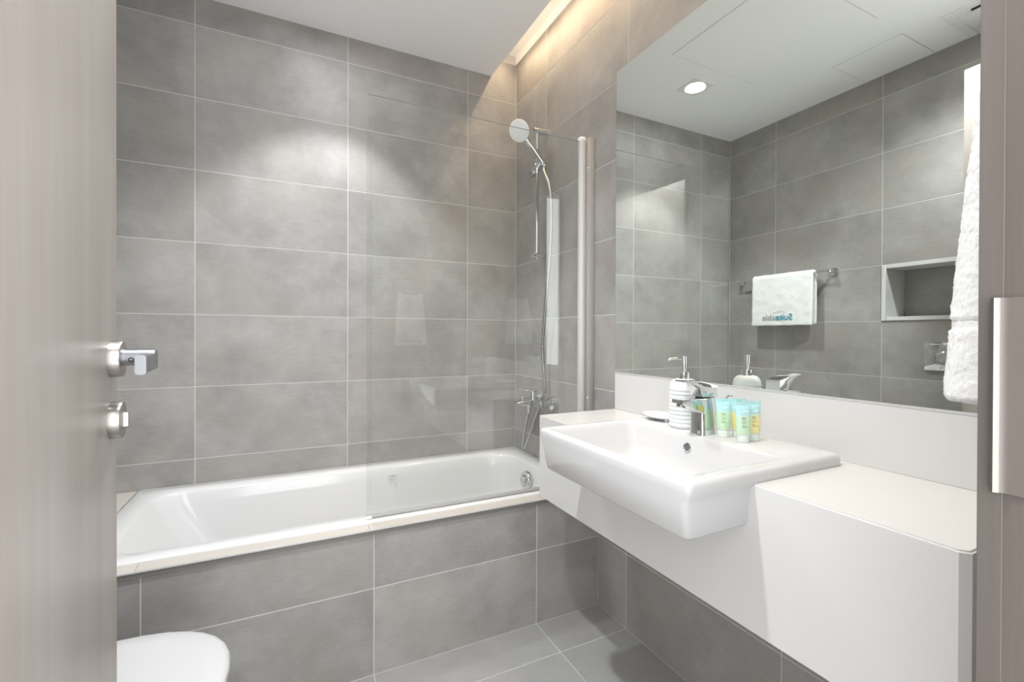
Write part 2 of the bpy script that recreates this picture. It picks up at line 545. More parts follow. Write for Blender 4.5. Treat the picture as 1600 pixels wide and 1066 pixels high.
# the access hatches show as hairline joints in the board
def hatch(x0, x1, y0, y1):
    g = .0025
    box('hatch_panel', x0, x1, y0, y1, ZC - .0022, ZC + .001, M['paint'], ce, bevel=.0008, seg=1)
    bm = bmesh.new()
    for b in ((x0 - g, x0, y0 - g, y1 + g), (x1, x1 + g, y0 - g, y1 + g), (x0, x1, y0 - g, y0), (x0, x1, y1, y1 + g)):
        add_box(bm, *b, ZC - .0004, ZC + .001)
    build('hatch_gap', bm, M['paint_line'], ce)
hatch(-.10, .51, 1.11, 1.70)
hatch(-.62, -.322, 1.115, 1.412)

# warm cove light behind the lip
led = empty('cove_light', (1.045, 1.2, 2.615), 'warm light strip hidden in the ceiling slot above the mirror wall', 'light strip')
box('strip_profile', 1.032, 1.058, YD + .04, YF - .03, 2.630, 2.645, M['alu'], led, bevel=.002)
box('strip_diffuser', 1.036, 1.054, YD + .045, YF - .035, 2.626, 2.630, M['led'], led)
al = bpy.data.lights.new('strip_glow', 'AREA')
al.shape = 'RECTANGLE'; al.size = .014; al.size_y = YF - YD - .10
al.energy = COVE_W; al.color = (1.0, .76, .50); al.spread = radians(132)
alo = bpy.data.objects.new('strip_glow', al)
COL.objects.link(alo)
alo.location = (1.045, (YF + YD) / 2, 2.6245)
attach(alo, led)

# downlights
def downlight(x, y, beam, label, parent_group='square ceiling downlights'):
    d = empty('downlight', (x, y, ZC - .004), label, 'downlight', parent_group)
    bm = bmesh.new()
    s, r0 = .070, .057
    n = 32
    sq = []
    for k in range(n):
        a = 2 * pi * k / n
        c_, s_ = cos(a), sin(a)
        q = s / max(abs(c_), abs(s_))
        sq.append((x + c_ * q, y + s_ * q))
    ci = [(x + r0 * cos(2 * pi * k / n), y + r0 * sin(2 * pi * k / n)) for k in range(n)]
    add_loft(bm, [[(*p, ZC) for p in sq], [(*p, ZC - .006) for p in sq], [(*p, ZC - .006) for p in ci], [(*p, ZC + .012) for p in ci]], False, False)
    build('bezel', bm, M['plastic'], d, angle=30)
    bm = bmesh.new()
    add_lathe(bm, (x, y, ZC - .004), (0, 0, 1), [(.0568, 0), (.052, .001), (.050, .004), (.0568, .008)], 32, False, False)
    build('gimbal_ring', bm, M['plastic'], d, angle=40)
    lathe('lens', (x, y, ZC - .001), (0, 0, 1), [(.0495, 0), (.0495, .003)], M['lens'], d)
    li = bpy.data.lights.new('downlight_beam', 'SPOT')
    li.energy = beam[0]; li.spot_size = radians(beam[1]); li.spot_blend = beam[2]
    li.shadow_soft_size = .032; li.color = (.955, .98, 1.0)
    lo = bpy.data.objects.new('downlight_beam', li)
    COL.objects.link(lo)
    lo.location = (x, y, ZC - .012)
    attach(lo, d)
    return d
downlight(.170, 1.867, BATH_BEAM, 'square white downlight over the bathtub, reflected in the mirror')
downlight(-.120, .765, FLOOR_BEAM, 'square white downlight over the floor in front of the vanity')

# ventilation grille
vg = empty('ventilation_grille', (-.485, .85, ZC), 'white square exhaust grille in the ceiling corner, seen in the mirror', 'vent')
vx0, vx1, vy0, vy1 = -.622, -.345, .705, .984
bm = bmesh.new()
for b in ((vx0, vx1, vy0, vy0 + .035), (vx0, vx1, vy1 - .035, vy1), (vx0, vx0 + .035, vy0 + .035, vy1 - .035), (vx1 - .035, vx1, vy0 + .035, vy1 - .035)):
    add_box(bm, *b, ZC - .008, ZC, .002, 1)
build('frame', bm, M['plastic'], vg, angle=40)
box('dark_opening', vx0 + .035, vx1 - .035, vy0 + .035, vy1 - .035, ZC - .001, ZC + .001, M['dark'], vg)
box('cover_plate', vx0 + .037, vx1 - .058, vy0 + .055, vy1 - .037, ZC - .010, ZC - .003, M['plastic'], vg, bevel=.002)
box('cover_plate', vx1 - .055, vx1 - .037, vy1 - .085, vy1 - .037, ZC - .010, ZC - .003, M['plastic'], vg, bevel=.002)

# ------------------------------------------------------------------ bath panel, ledges, tub
bp_ = wall('wall_bath_panel', XL, XR, YP + GR, YP + .04, 0, ZT - .022, 'grey tiled panel along the front of the bathtub')
tile_field(bp_, 'y', YP, -1, edges(XL, XR, .248, .6), [0, .28, ZT - .022], M['tile_x'])

lg = empty('bath_ledge', (.25, 1.54, ZT - .02), 'cream stone ledge along the front and left of the bathtub', 'ledge')
bm = bmesh.new()
xs = edges(XL, XR, .235, .6)
for a, b in zip(xs, xs[1:]):
    o = box('stone_slab', a + .0004, b - .0004, 1.512, 1.559, ZT - .022, ZT - .004, M['stone'], lg, bevel=.001, seg=1)
box('stone_slab', XL + .002, -.538, 1.5595, YF - .002, ZT - .022, ZT - .004, M['stone'], lg, bevel=.001, seg=1)
bm.free()
bm = bmesh.new()
add_box(bm, XL, XR - .002, 1.506, 1.5115, ZT - .008, ZT - .0045)
build('edge_trim', bm, M['alu'], lg)
box('ledge_shadow_strip', XL, XR - .002, 1.5085, 1.5135, ZT - .0215, ZT - .008, M['ledge_shadow'], lg)  # dark strip standing in for the shadow band below the edge trim

tub = empty('bathtub', (.30, 1.925, 0), 'long white enamel bathtub set behind the grey tiled panel', 'bathtub')
TX0, TX1, TY0, TY1 = -.534, XR - .003, 1.561, YF - .002
N_ = 8
def ring(x0, x1, y0, y1, r, z):
    return [(px, py, z) for px, py in rrect(x0, x1, y0, y1, r, N_)]
rings = [ring(TX0 + .02, TX1 - .02, TY0 + .02, TY1 - .02, .01, ZT - .04),
         ring(TX0, TX1, TY0, TY1, .008, ZT - .012),
         ring(TX0, TX1, TY0, TY1, .008, ZT - .003),
         ring(TX0 + .003, TX1 - .003, TY0 + .003, TY1 - .003, .008, ZT),
         ring(TX0 + .065, TX1 - .075, 1.628, 2.206, (.13, .10, .10, .13), ZT - .001),
         ring(TX0 + .072, TX1 - .082, 1.634, 2.199, (.13, .10, .10, .13), ZT - .005),
         ring(TX0 + .078, TX1 - .088, 1.640, 2.192, (.13, .10, .10, .13), ZT - .014),
         ring(TX0 + .100, TX1 - .100, 1.648, 2.186, (.125, .095, .095, .125), ZT - .06),
         ring(TX0 + .175, TX1 - .122, 1.662, 2.172, (.12, .10, .10, .12), ZT - .18),
         ring(TX0 + .255, TX1 - .142, 1.674, 2.160, (.12, .12, .12, .12), ZT - .30),
         ring(TX0 + .300, TX1 - .160, 1.688, 2.146, (.12, .13, .13, .12), ZT - .355),
         ring(TX0 + .350, TX1 - .190, 1.715, 2.118, (.11, .12, .12, .11), ZT - .385),
         ring(TX0 + .420, TX1 - .250, 1.760, 2.070, (.09, .10, .10, .09), ZT - .398)]
bm = bmesh.new()
add_loft(bm, rings, cap0=False)
build('tub_shell', bm, M['enamel'], tub, angle=60)
# overflow with turning knob on the sloping right end
oc = Vector((1.018, 1.925, .405)); od = Vector((-1, 0, .12)).normalized()
ov = lathe('overflow_plate', oc, od, [(.044, -.006), (.044, .004), (.041, .009), (.028, .011), (.026, .006)], M['chrome'], tub)
kb = lathe('overflow_knob', oc + od * .005, od, [(.024, 0), (.024, .010), (.020, .018), (.007, .020)], M['chrome'], ov)
bm = bmesh.new()
add_tube(bm, [oc + od * .020 + Vector((0, -.014, -.006)), oc + od * .024, oc + od * .020 + Vector((0, .014, .006))], [.003, .006, .003], 10)
build('knob_grip', bm, M['chrome'], ov, smooth=True)
# faint maker's mark printed on the inner far side
bm = bmesh.new()
px, pz, py = .423, .432, 2.1845
def mk(x0, x1, z0, z1): add_box(bm, x0, x1, 2.150, py + .02, z0, z1)
bm.free()
mark = bmesh.new()
def ms(x0, x1, z0, z1, yy):
    add_box(mark, x0, x1, yy - .0016, yy + .004, z0, z1)
def tub_y(z):                                   # inner far side at height z
    return 2.186 + (z - (ZT - .06)) * (.014 / .12)
for (x0, x1, z0, z1) in ((.424, .466, .4325, .4335), (.424, .466, .4155, .4165), (.424, .425, .4165, .4325), (.465, .466, .4165, .4325),
                         (.430, .445, .4275, .4290), (.430, .445, .4190, .4205), (.444, .4455, .4205, .4290), (.449, .460, .4230, .4250),
                         (.449, .4505, .4190, .4290), (.424, .444, .4080, .4090), (.424, .444, .4000, .4008), (.448, .466, .4030, .4038),
                         (.452, .4535, .372, .396), (.459, .4605, .372, .396), (.454, .460, .362, .366)):
    ms(x0, x1, z0, z1, tub_y((z0 + z1) / 2))
build('printed_mark', mark, M['paleprint'], tub)

# ------------------------------------------------------------------ glass bath screen
YS = 1.590
scr = empty('bath_screen', (.67, YS, ZT), 'clear glass bath screen hinged on a satin aluminium wall profile', 'bath screen')
bm = bmesh.new()
gx0, gx1, gz0, gz1 = .236, 1.094, .490, 1.905
poly = []
cr = .012
for k in range(7):
    a = pi / 2 + pi / 2 * k / 6
    poly.append((gx0 + cr + cr * cos(a), gz1 - cr + cr * sin(a)))
poly += [(gx0, gz0), (gx1, gz0), (gx1, gz1)]
add_prism(bm, poly, 'y', YS - .003, YS + .003)
for f in bm.faces:
    f.normal_update()
    f.material_index = 0 if abs(f.normal.y) > .9 else 1
build('glass_pane', bm, [M['glass'], M['glass_edge']], scr)
lathe('hinge_tube', (1.100, YS, .482), (0, 0, 1), [(.0165, 0), (.0165, 1.425)], M['alu'], scr, seg=28)
lathe('tube_cap', (1.100, YS, 1.907), (0, 0, 1), [(.0175, 0), (.0175, .012), (.014, .016)], M['plastic'], scr, seg=28)
wp = box('wall_profile', 1.112, XR - .0005, YS - .040, YS + .012, .482, 1.915, M['alu_light'], scr, bevel=.002)
for z in (1.79, .84):
    lathe('screw_cap', (1.112, YS - .030, z), (-1, 0, 0), [(.004, -.001), (.004, .0015), (.0025, .003)], M['plastic'], wp, seg=14)
box('bottom_seal', gx0 + .004, gx1, YS - .005, YS + .005, ZT + .002, .4915, M['seal'], scr, bevel=.0015)
box('seal_end_cap', gx0 - .003, gx0 + .016, YS - .009, YS + .003, ZT + .001, ZT + .011, M['plastic'], scr, bevel=.002)

# ------------------------------------------------------------------ mirror and vanity
mi = empty('wall_mirror', (1.125, .77, .957), 'large frameless wall mirror above the white vanity', 'mirror')
bm = bmesh.new()
add_box(bm, XM, XR - .0008, .165, 1.385, .958, 2.094)
for f in bm.faces:
    f.normal_update()
    f.material_index = 0 if f.normal.x < -.9 else 1
build('mirror_glass', bm, [M['mirror'], M['mirror_edge']], mi)
box('bottom_channel', XM - .0015, XM + .004, .165, 1.385, .955, .9605, M['alu'], mi)

va = empty('vanity_counter', (.96, .83, ZVB), 'white wall-hung vanity counter with deep straight apron and upstand', 'vanity')
BX0, BX1, BY0, BY1 = .617, 1.078, .570, 1.100     # basin outline
bz = .735
# counter top around the basin
bm = bmesh.new()
hx, hy0, hy1 = 1.045, BY0 + .025, BY1 - .025
CH = .010
outer = [(XV + CH, YV0), (XV, YV0 + CH), (XV, hy0), (hx, hy0), (hx, hy1), (XV, hy1), (XV, YV1), (XR - .001, YV1), (XR - .001, YV0)]
add_prism(bm, [(a, b) for a, b in outer], 'z', ZV - .012, ZV)
es = [e for e in bm.edges if all(abs(v.co.z - ZV) < 1e-5 for v in e.verts) and all(v.co.x < XV + CH + 1e-5 or abs(v.co.y - YV0) < 1e-5 for v in e.verts)]
bmesh.ops.bevel(bm, geom=es, offset=.003, segments=3, affect='EDGES')
build('counter_top', bm, M['quartz'], va, angle=40)
bm = bmesh.new()
a0, a1 = BY0 + .016, BY1 - .024
ap = [(YV0 + CH, ZVB), (YV1, ZVB), (YV1, ZV - .012), (a1, ZV - .012), (a1 - .010, bz + .006), (a0 + .008, bz + .006), (a0, ZV - .012), (YV0 + CH, ZV - .012)]
add_prism(bm, ap, 'x', XV, XV + .014)
build('apron', bm, M['quartz'], va)
bm = bmesh.new()
add_prism(bm, [(XV, YV0 + CH + .0002), (XV + CH, YV0), (XR - .001, YV0), (XR - .001, YV0 + .014), (XV + .0142, YV0 + .014), (XV + .0142, YV0 + CH + .0002)], 'z', ZVB, ZV - .012)
build('end_panel', bm, M['quartz'], va)
box('end_panel', XV + .014, XR - .001, YV1 - .014, YV1, ZVB, ZV - .012, M['quartz'], va, bevel=.001, seg=1)
box('bottom_panel', XV + .014, XR - .001, YV0 + .014, YV1 - .014, ZVB, ZVB + .014, M['quartz'], va)
box('upstand', XM - .001, XR - .001, YV0, 1.386, ZV, .955, M['quartz'], va, bevel=.0008, seg=1)

# ------------------------------------------------------------------ basin
ba = empty('washbasin', (.85, .835, bz), 'white rectangular semi-recessed washbasin projecting from the vanity', 'washbasin')
ZB = .846
ix0, ix1, iy0, iy1 = .641, .925, .607, 1.068
def r2(x0, x1, y0, y1, r, z): return [(px, py, z) for px, py in rrect(x0, x1, y0, y1, r, 7)]
rings = [r2(BX0 + .060, BX1 - .12, BY0 + .035, BY1 - .045, .02, bz + .001),
         r2(BX0 + .018, BX1 - .05, BY0 + .020, BY1 - .030, .014, bz),
         r2(BX0 + .012, BX1 - .045, BY0 + .014, BY1 - .024, .014, bz + .006),
         r2(BX0 + .004, BX1 - .040, BY0 + .009, BY1 - .014, .014, ZV - .022),
         r2(BX0 + .003, BX1 - .036, BY0 + .007, BY1 - .010, .014, ZV - .008),
         r2(BX0 + .0022, BX1 + .000, BY0 + .001, BY1 - .001, .014, ZV + .0006),
         r2(BX0 + .0015, BX1 - .001, BY0 + .0012, BY1 - .0012, .014, ZB - .011),
         r2(BX0 + .0030, BX1 - .002, BY0 + .0030, BY1 - .0030, .014, ZB - .006),
         r2(BX0 + .0060, BX1 - .004, BY0 + .0060, BY1 - .0060, .013, ZB - .0025),
         r2(BX0 + .0100, BX1 - .008, BY0 + .0100, BY1 - .0100, .013, ZB - .0006),
         r2(BX0 + .0150, BX1 - .012, BY0 + .0150, BY1 - .0150, .012, ZB),
         r2(ix0 - .006, ix1 + .006, iy0 - .006, iy1 + .006, .032, ZB - .0002),
         r2(ix0 - .003, ix1 + .003, iy0 - .003, iy1 + .003, .031, ZB - .0016),
         r2(ix0, ix1, iy0, iy1, .030, ZB - .0050),
         r2(ix0 + .003, ix1 - .003, iy0 + .004, iy1 - .004, .030, ZB - .012),
         r2(ix0 + .012, ix1 - .012, iy0 + .022, iy1 - .022, .034, ZB - .06),
         r2(ix0 + .022, ix1 - .020, iy0 + .040, iy1 - .040, .040, ZB - .085),
         r2(ix0 + .040, ix1 - .036, iy0 + .065, iy1 - .065, .040, ZB - .096),
         r2(ix0 + .100, ix1 - .090, iy0 + .150, iy1 - .150, .020, ZB - .101)]
bm = bmesh.new()
add_loft(bm, rings, cap0=True)
build('basin_body', bm, M['ceramic'], ba, angle=75)
od = Vector((-1, 0, .22)).normalized()
lathe('overflow_ring', (.9175, .853, .812), od, [(.0125, -.004), (.0125, .002), (.0095, .003), (.0092, -.002)], M['chrome'], ba, seg=28, cap1=False)
lathe('overflow_hole', (.9175, .853, .812), od, [(.0092, -.001), (.0092, .0002)], M['steel_dark'], ba, seg=24)
lathe('drain', (.79, .84, ZB - .1012), (0, 0, 1), [(.030, 0), (.030, .0025), (.026, .004), (.006, .006)], M['chrome'], ba, seg=30)

# basin mixer tap
fx, fy = .962, .842
fa = empty('basin_tap', (fx, fy, ZB), 'chrome single-lever tap with flat spout on the washbasin', 'tap')
bm = bmesh.new()
add_loft(bm, [r2(fx - .027, fx + .027, fy - .023, fy + .023, .010, ZB - .0005), r2(fx - .027, fx + .027, fy - .023, fy + .023, .010, ZB + .004),
              r2(fx - .026, fx + .026, fy - .022, fy + .022, .010, ZB + .006), r2(fx - .026, fx + .026, fy - .021, fy + .021, .009, ZB + .094)])
build('tap_body', bm, M['chrome'], fa, angle=40)
bm = bmesh.new()
def spsec(x, y0, y1, z0, z1, r):
    return [(x, py, pz) for py, pz in rrect(y0, y1, z0, z1, r, 4)]
add_loft(bm, [spsec(fx - .010, fy - .0215, fy + .0215, ZB + .050, ZB + .0945, .003), spsec(fx - .032, fy - .0215, fy + .0215, ZB + .060, ZB + .0945, .003),
              spsec(fx - .052, fy - .021, fy + .021, ZB + .068, ZB + .0945, .003), spsec(fx - .080, fy - .020, fy + .020, ZB + .077, ZB + .0938, .003),
              spsec(fx - .090, fy - .018, fy + .018, ZB + .084, ZB + .0930, .003)])
build('spout', bm, M['chrome'], fa, angle=35)
lathe('aerator', (fx - .077, fy, ZB + .0795), (-.2, 0, -1), [(.011, -.004), (.011, .006), (.008, .006)], M['steel_dark'], fa, seg=20)
bm = bmesh.new()
add_loft(bm, [spsec(fx + .026, fy - .0215, fy + .0215, ZB + .0958, ZB + .128, .004), spsec(fx - .004, fy - .0215, fy + .0215, ZB + .0958, ZB + .135, .005),
              spsec(fx - .024, fy - .0210, fy + .0210, ZB + .0975, ZB + .138, .004), spsec(fx - .034, fy - .0205, fy + .0205, ZB + .122, ZB + .1385, .003),
              spsec(fx - .060, fy - .0190, fy + .0190, ZB + .1330, ZB + .1395, .003), spsec(fx - .082, fy - .016, fy + .016, ZB + .1375, ZB + .1415, .0018)])
build('lever', bm, M['chrome'], fa, angle=35)
lathe('cartridge_collar', (fx, fy, ZB + .090), (0, 0, 1), [(.019, 0), (.019, .012)], M['rubber'], fa, seg=24)
tube('pull_rod', catmull([(fx + .036, fy - .004, ZB), (fx + .036, fy - .006, ZB + .045), (fx + .046, fy - .020, ZB + .075), (fx + .052, fy - .034, ZB + .098), (fx + .056, fy - .044, ZB + .099)], 6), .0024, M['chrome'], fa, 10)

# soap dispenser
sx, sy = .984, .927
so = empty('soap_dispenser', (sx, sy, ZB), 'ribbed white stoneware soap bottle with chrome pump beside the tap', 'soap dispenser')
prof = [(.034, 0), (.0375, .002)]
nr, hb = 10, .108
for k in range(nr):
    z0 = .003 + k * hb / nr
    for t in (0, .25, .5, .75):
        prof.append((.0378 + .0016 * sin(pi * t) - (.0010 if t == 0 else 0), z0 + t * hb / nr))
for k in range(8):
    a = k / 7 * pi / 2 * .95
    prof.append((.017 + .0205 * cos(a) + (.0008 if k % 2 else 0), .112 + .022 * sin(a)))
lathe('bottle_body', (sx, sy, ZB), (0, 0, 1), prof, M['bottle'], so, seg=40, angle=60)
lathe('pump_collar', (sx, sy, ZB + .132), (0, 0, 1), [(.0145, 0), (.0145, .018), (.013, .020)], M['chrome'], so, seg=28)
lathe('pump_stem', (sx, sy, ZB + .150), (0, 0, 1), [(.0055, 0), (.0055, .018), (.0075, .019), (.0075, .044), (.0065, .046)], M['chrome'], so, seg=24)
tube('pump_nozzle', catmull([(sx, sy, ZB + .189), (sx - .018, sy + .010, ZB + .190), (sx - .032, sy + .018, ZB + .188), (sx - .036, sy + .020, ZB + .184)], 5), .0036, M['chrome'], so, 10)

# soap dish
dx, dy = 1.005, 1.035
di = empty('soap_dish', (dx, dy, ZB), 'oval white soap dish on feet at the back of the washbasin', 'soap dish')
bm = bmesh.new()
add_lathe(bm, (dx, dy, ZB), (0, 0, 1), [(.030, .008), (.048, .009), (.0565, .012), (.058, .015), (.0565, .017), (.050, .0145), (.036, .0125)], 40, sx=1.0, sy=.78)
build('dish_plate', bm, M['dish'], di, angle=50)
bm = bmesh.new()
add_lathe(bm, (dx, dy, ZB), (0, 0, 1), [(.030, .0115), (.032, .0165), (.028, .018), (.024, .0165), (.022, .0115)], 36, False, False, sx=1.0, sy=.72)
build('raised_ring', bm, M['dish'], di, angle=50)
for ax, ay in ((-.034, -.014), (.034, -.014), (-.034, .014), (.034, .014)):
    lathe('foot', (dx + ay * .8 + 0, dy + ax, ZB), (0, 0, 1), [(.005, 0), (.0065, .009)], M['dish'], di, seg=14)

# toiletry tubes: stand on their caps, flat crimped end up
def toiletry(x, y, rz, mat, label, hue):
    t = empty('toiletry_tube', (x, y, ZB), label, 'toiletry tube', 'hotel toiletry tubes on the washbasin')
    t.rotation_euler = (0, 0, rz)
    def sec(hx, hy, z, n=24):
        return [(hx * cos(2 * pi * k / n), hy * sin(2 * pi * k / n), z) for k in range(n)]
    bm = bmesh.new()
    add_loft(bm, [sec(.0125, .0125, 0), sec(.0135, .0135, .001), sec(.0140, .0140, .017), sec(.0128, .0128, .018)])
    cap = build('cap', bm, M['tube_cap'], None, angle=40, loc=(0, 0, 0))
    bm = bmesh.new()
    hts = [(.0150, .0145, .0182), (.0160, .0150, .022), (.0168, .0138, .040), (.0178, .0105, .060), (.0188, .0060, .078), (.0193, .0022, .086), (.0193, .0008, .087), (.0193, .0008, .095)]
    add_loft(bm, [sec(a, b, z) for a, b, z in hts])
    body = build('tube_body', bm, mat, None, angle=50, loc=(0, 0, 0))
    bm = bmesh.new()
    def depth_at(z):
        for (a, b, z0), (a2, b2, z1) in zip(hts, hts[1:]):
            if z0 <= z <= z1:
                return b + (b2 - b) * (z - z0) / (z1 - z0)
        return .006
    for z, w0, w1, hgt in ((.057, -.009, .001, .0022), (.0535, -.009, .0, .0008), (.049, -.009, .0015, .0008), (.0455, -.009, .001, .0008), (.040, -.009, -.003, .0010), (.0365, -.009, .004, .0014)):
        d = depth_at(z)
        n = 4
        for k in range(n):
            xa, xb = w0 + (w1 - w0) * k / n, w0 + (w1 - w0) * (k + .8) / n
            hx = .0175
            yy = -d * math.sqrt(max(.05, 1 - ((xa + xb) / 2 / hx) ** 2))
            add_box(bm, xa, xb, yy - .0005, yy + .0012, z, z + hgt)
    lines = build('printed_lines', bm, M['print'], None, loc=(0, 0, 0))
    bm = bmesh.new()
    for k, (xa, xb, za, zb) in enumerate(((-.007, -.004, .071, .073), (-.003, .001, .0705, .0725), (.002, .007, .072, .075))):
        d = depth_at(za) * .93
        add_box(bm, xa, xb, -d - .0012, -d + .001, za, zb)
    logo = build('printed_sign', bm, M['whiteprint'], None, loc=(0, 0, 0))
    for o in (cap, body):
        o.parent = t
    for o in (lines, logo):
        o.parent = body
    return t
toiletry(.982, .797, radians(-30), M['tube_green'], 'green toiletry tube nearest the tap, aqua at its flat top', 'green')
toiletry(1.014, .778, radians(-22), M['tube_yellow'], 'yellow toiletry tube half hidden behind the two green tubes', 'yellow')
toiletry(.976, .737, radians(-24), M['tube_green'], 'green toiletry tube in front, standing nearest the basin edge', 'green')
toiletry(1.009, .735, radians(-20), M['tube_yellow'], 'yellow toiletry tube farthest from the tap, at the end of the group', 'yellow')

# ------------------------------------------------------------------ shower set
rx, ry = 1.084, 1.945
sh = empty('shower_rail', (rx, ry, 1.46), 'chrome riser rail with sliding holder on the tiled wall by the bathtub', 'shower rail')
lathe('rail', (rx, ry, 1.470), (0, 0, 1), [(.0092, 0), (.0092, .632)], M['chrome'], sh, seg=24)
for z in (2.090, 1.486):
    br = lathe('wall_bracket', (XR - .0005, ry, z), (-1, 0, 0), [(.0155, 0), (.0155, .050), (.0135, .066), (.008, .072)], M['chrome'], sh, seg=26)
    lathe('bracket_cap', (rx - .018, ry - .002, z), (-1, 0, 0), [(.0135, -.002), (.0125, .004), (.007, .006)], M['chrome'], br, seg=24)
sl = lathe('slider', (rx, ry, 1.915), (0, 0, 1), [(.0150, -.020), (.0165, -.016), (.0165, .016), (.0150, .020)], M['chrome'], sh, seg=26)
tube('slider_arm', [(rx - .006, ry + .030, 1.896), (rx, ry, 1.912), (rx + .002, ry - .052, 1.938)], [.0150, .0155, .0165], M['chrome'], sh, 22)
lathe('slider_knob', (rx - .005, ry + .024, 1.899), (-.2, .86, -.46), [(.0165, 0), (.0165, .020), (.013, .024)], M['steel'], sh, seg=24)

hd = empty('hand_shower', (rx - .02, ry - .03, 1.90), 'round white-faced chrome hand shower hanging in the rail holder', 'hand shower')
hc = Vector((.955, 1.885, 2.042)); hn = Vector((-.70, -.52, -.49)).normalized()
base = Vector((rx + .000, ry - .052, 1.922))
lathe('spray_head', hc - hn * .016, hn, [(.018, -.012), (.036, -.006), (.047, .004), (.0505, .011), (.0505, .015)], M['chrome'], hd, seg=40)
face = lathe('spray_face', hc - hn * .002, hn, [(.0500, 0), (.0495, .003), (.046, .0045), (.020, .0055)], M['plastic'], hd, seg=40)
bm = bmesh.new()
_, fu, fv = frame_of(hn)
for rad, cnt in ((.012, 6), (.022, 12), (.032, 18), (.041, 24)):
    for k in range(cnt):
        a = 2 * pi * k / cnt
        add_lathe(bm, hc + hn * .0025 + (fu * cos(a) + fv * sin(a)) * rad, hn, [(.0016, -.001), (.0012, .0025)], 6, cap0=False)
build('spray_nozzles', bm, M['paleprint'], face)['kind'] = 'stuff'
neck = hc - hn * .020
mid = base.lerp(neck, .6) + Vector((.006, .004, -.004))
tube('handle', catmull([base - (mid - base) * .25, base, mid, neck + (mid - neck) * .25, neck + hn * .004], 6),
     [.0120] * 5 + [.0145] * 8 + [.0160] * 7 + [.0190] * 5, M['chrome'], hd, 20)
lathe('hose_nut', base, (base - mid), [(.0105, 0), (.0115, .004), (.0115, .020), (.008, .026)], M['chrome'], hd, seg=20)

# bath mixer
bx, by, bzz = 1.066, 1.940, .772
mx_ = empty('bath_mixer', (1.06, by, .75), 'chrome wall-mounted bath and shower mixer above the tub end', 'tap')
for y in (by - .075, by + .075):
    lathe('wall_rose', (XR - .0005, y, bzz), (-1, 0, 0), [(.034, 0), (.034, .005), (.030, .020), (.020, .026), (.0165, .030), (.0165, .055)], M['chrome'], mx_, seg=32)
lathe('mixer_body', (bx, by - .105, bzz), (0, 1, 0), [(.012, 0), (.0195, .004), (.0205, .030), (.0205, .180), (.0195, .206), (.012, .210)], M['chrome'], mx_, seg=30)
bm = bmesh.new()
def msec(x, hw, z0, z1):
    return [(x, py, pz) for py, pz in rrect(by - hw, by + hw, z0, z1, min(.006, (z1 - z0) / 2.2), 4)]
add_loft(bm, [msec(bx + .004, .034, bzz - .014, bzz + .020), msec(bx - .020, .033, bzz - .016, bzz + .019), msec(bx - .060, .026, bzz - .008, bzz + .013),
              msec(bx - .088, .022, bzz - .002, bzz + .010), msec(bx - .100, .018, bzz + .001, bzz + .009)])
build('bath_spout', bm, M['chrome'], mx_, angle=40)
lathe('mixer_cartridge', (bx - .004, by, bzz + .016), (0, 0, 1), [(.0215, 0), (.0205, .030), (.020, .038)], M['chrome'], mx_, seg=28)
bm = bmesh.new()
add_loft(bm, [msec(bx + .016, .020, bzz + .054, bzz + .064), msec(bx - .020, .020, bzz + .054, bzz + .067), msec(bx - .060, .014, bzz + .063, bzz + .070), msec(bx - .092, .009, bzz + .068, bzz + .0725)])
build('mixer_lever', bm, M['chrome'], mx_, angle=40)
lathe('diverter_knob', (bx - .062, by, bzz + .012), (0, 0, 1), [(.004, 0), (.004, .014), (.009, .015), (.009, .022), (.006, .024)], M['chrome'], mx_, seg=20)
lathe('hose_outlet', (bx + .004, by + .055, bzz - .018), (0, 0, -1), [(.0115, 0), (.0115, .022), (.0085, .040)], M['chrome'], mx_, seg=20)

hp = [base + (base - mid).normalized() * .020, (1.078, 1.868, 1.868), (1.080, 1.822, 1.790), (1.080, 1.803, 1.665), (1.080, 1.812, 1.491), (1.082, 1.836, 1.347),
      (1.088, 1.878, 1.17), (1.096, 1.908, 1.019), (1.104, 1.905, .900), (1.108, 1.912, .809), (1.100, 1.965, .720), (1.090, 2.005, .629), (1.085, 2.052, .545),
      (1.080, 2.066, .522), (1.076, 2.066, .545), (1.072, 2.035, .640), (1.070, 1.998, .715)]
bm = bmesh.new()
path = catmull(hp, 14)
add_tube(bm, path, [.0072 + (.0004 if i % 2 else 0) for i in range(len(path))], 12)
tag(build('shower_hose', bm, M['hose'], smooth=True), 'grey metal shower hose looping from hand shower to bath mixer', 'hose')

# ------------------------------------------------------------------ left wall: niche frame, towel bar, towel, flush plate, toilet
ni = empty('niche_frame', (XL, (NY0 + NY1) / 2, NZ0), 'white framed shelf niche sunk in the left wall, seen in the mirror', 'niche')
fw = .022
for nm, b in (('frame_side', (NY0 - .0, NY0 + fw, NZ0, NZ1)), ('frame_side', (NY1 - fw, NY1, NZ0, NZ1)), ('frame_top', (NY0 + fw, NY1 - fw, NZ1 - fw, NZ1)), ('frame_bottom', (NY0 + fw, NY1 - fw, NZ0, NZ0 + fw))):
    box(nm, XL - ND + .001, XL + .006, b[0] + .001, b[1] - .001, b[2] + .001, b[3] - .001, M['quartz'], ni, bevel=.001, seg=1)

tbx, tbz = XL + .056, 1.474
tb = empty('towel_bar', (tbx, 1.87, tbz), 'chrome towel bar on the left wall, seen in the mirror', 'towel bar')
lathe('bar', (tbx, 1.560, tbz), (0, 1, 0), [(.0065, 0), (.0065, .622)], M['chrome'], tb, seg=20)
for y in (1.572, 2.170):
    lathe('wall_rose', (XL + .0005, y, tbz), (1, 0, 0), [(.025, 0), (.025, .006), (.0235, .009), (.012, .010), (.0115, .048), (.0120, .062), (.010, .064)], M['chrome'], tb, seg=30)

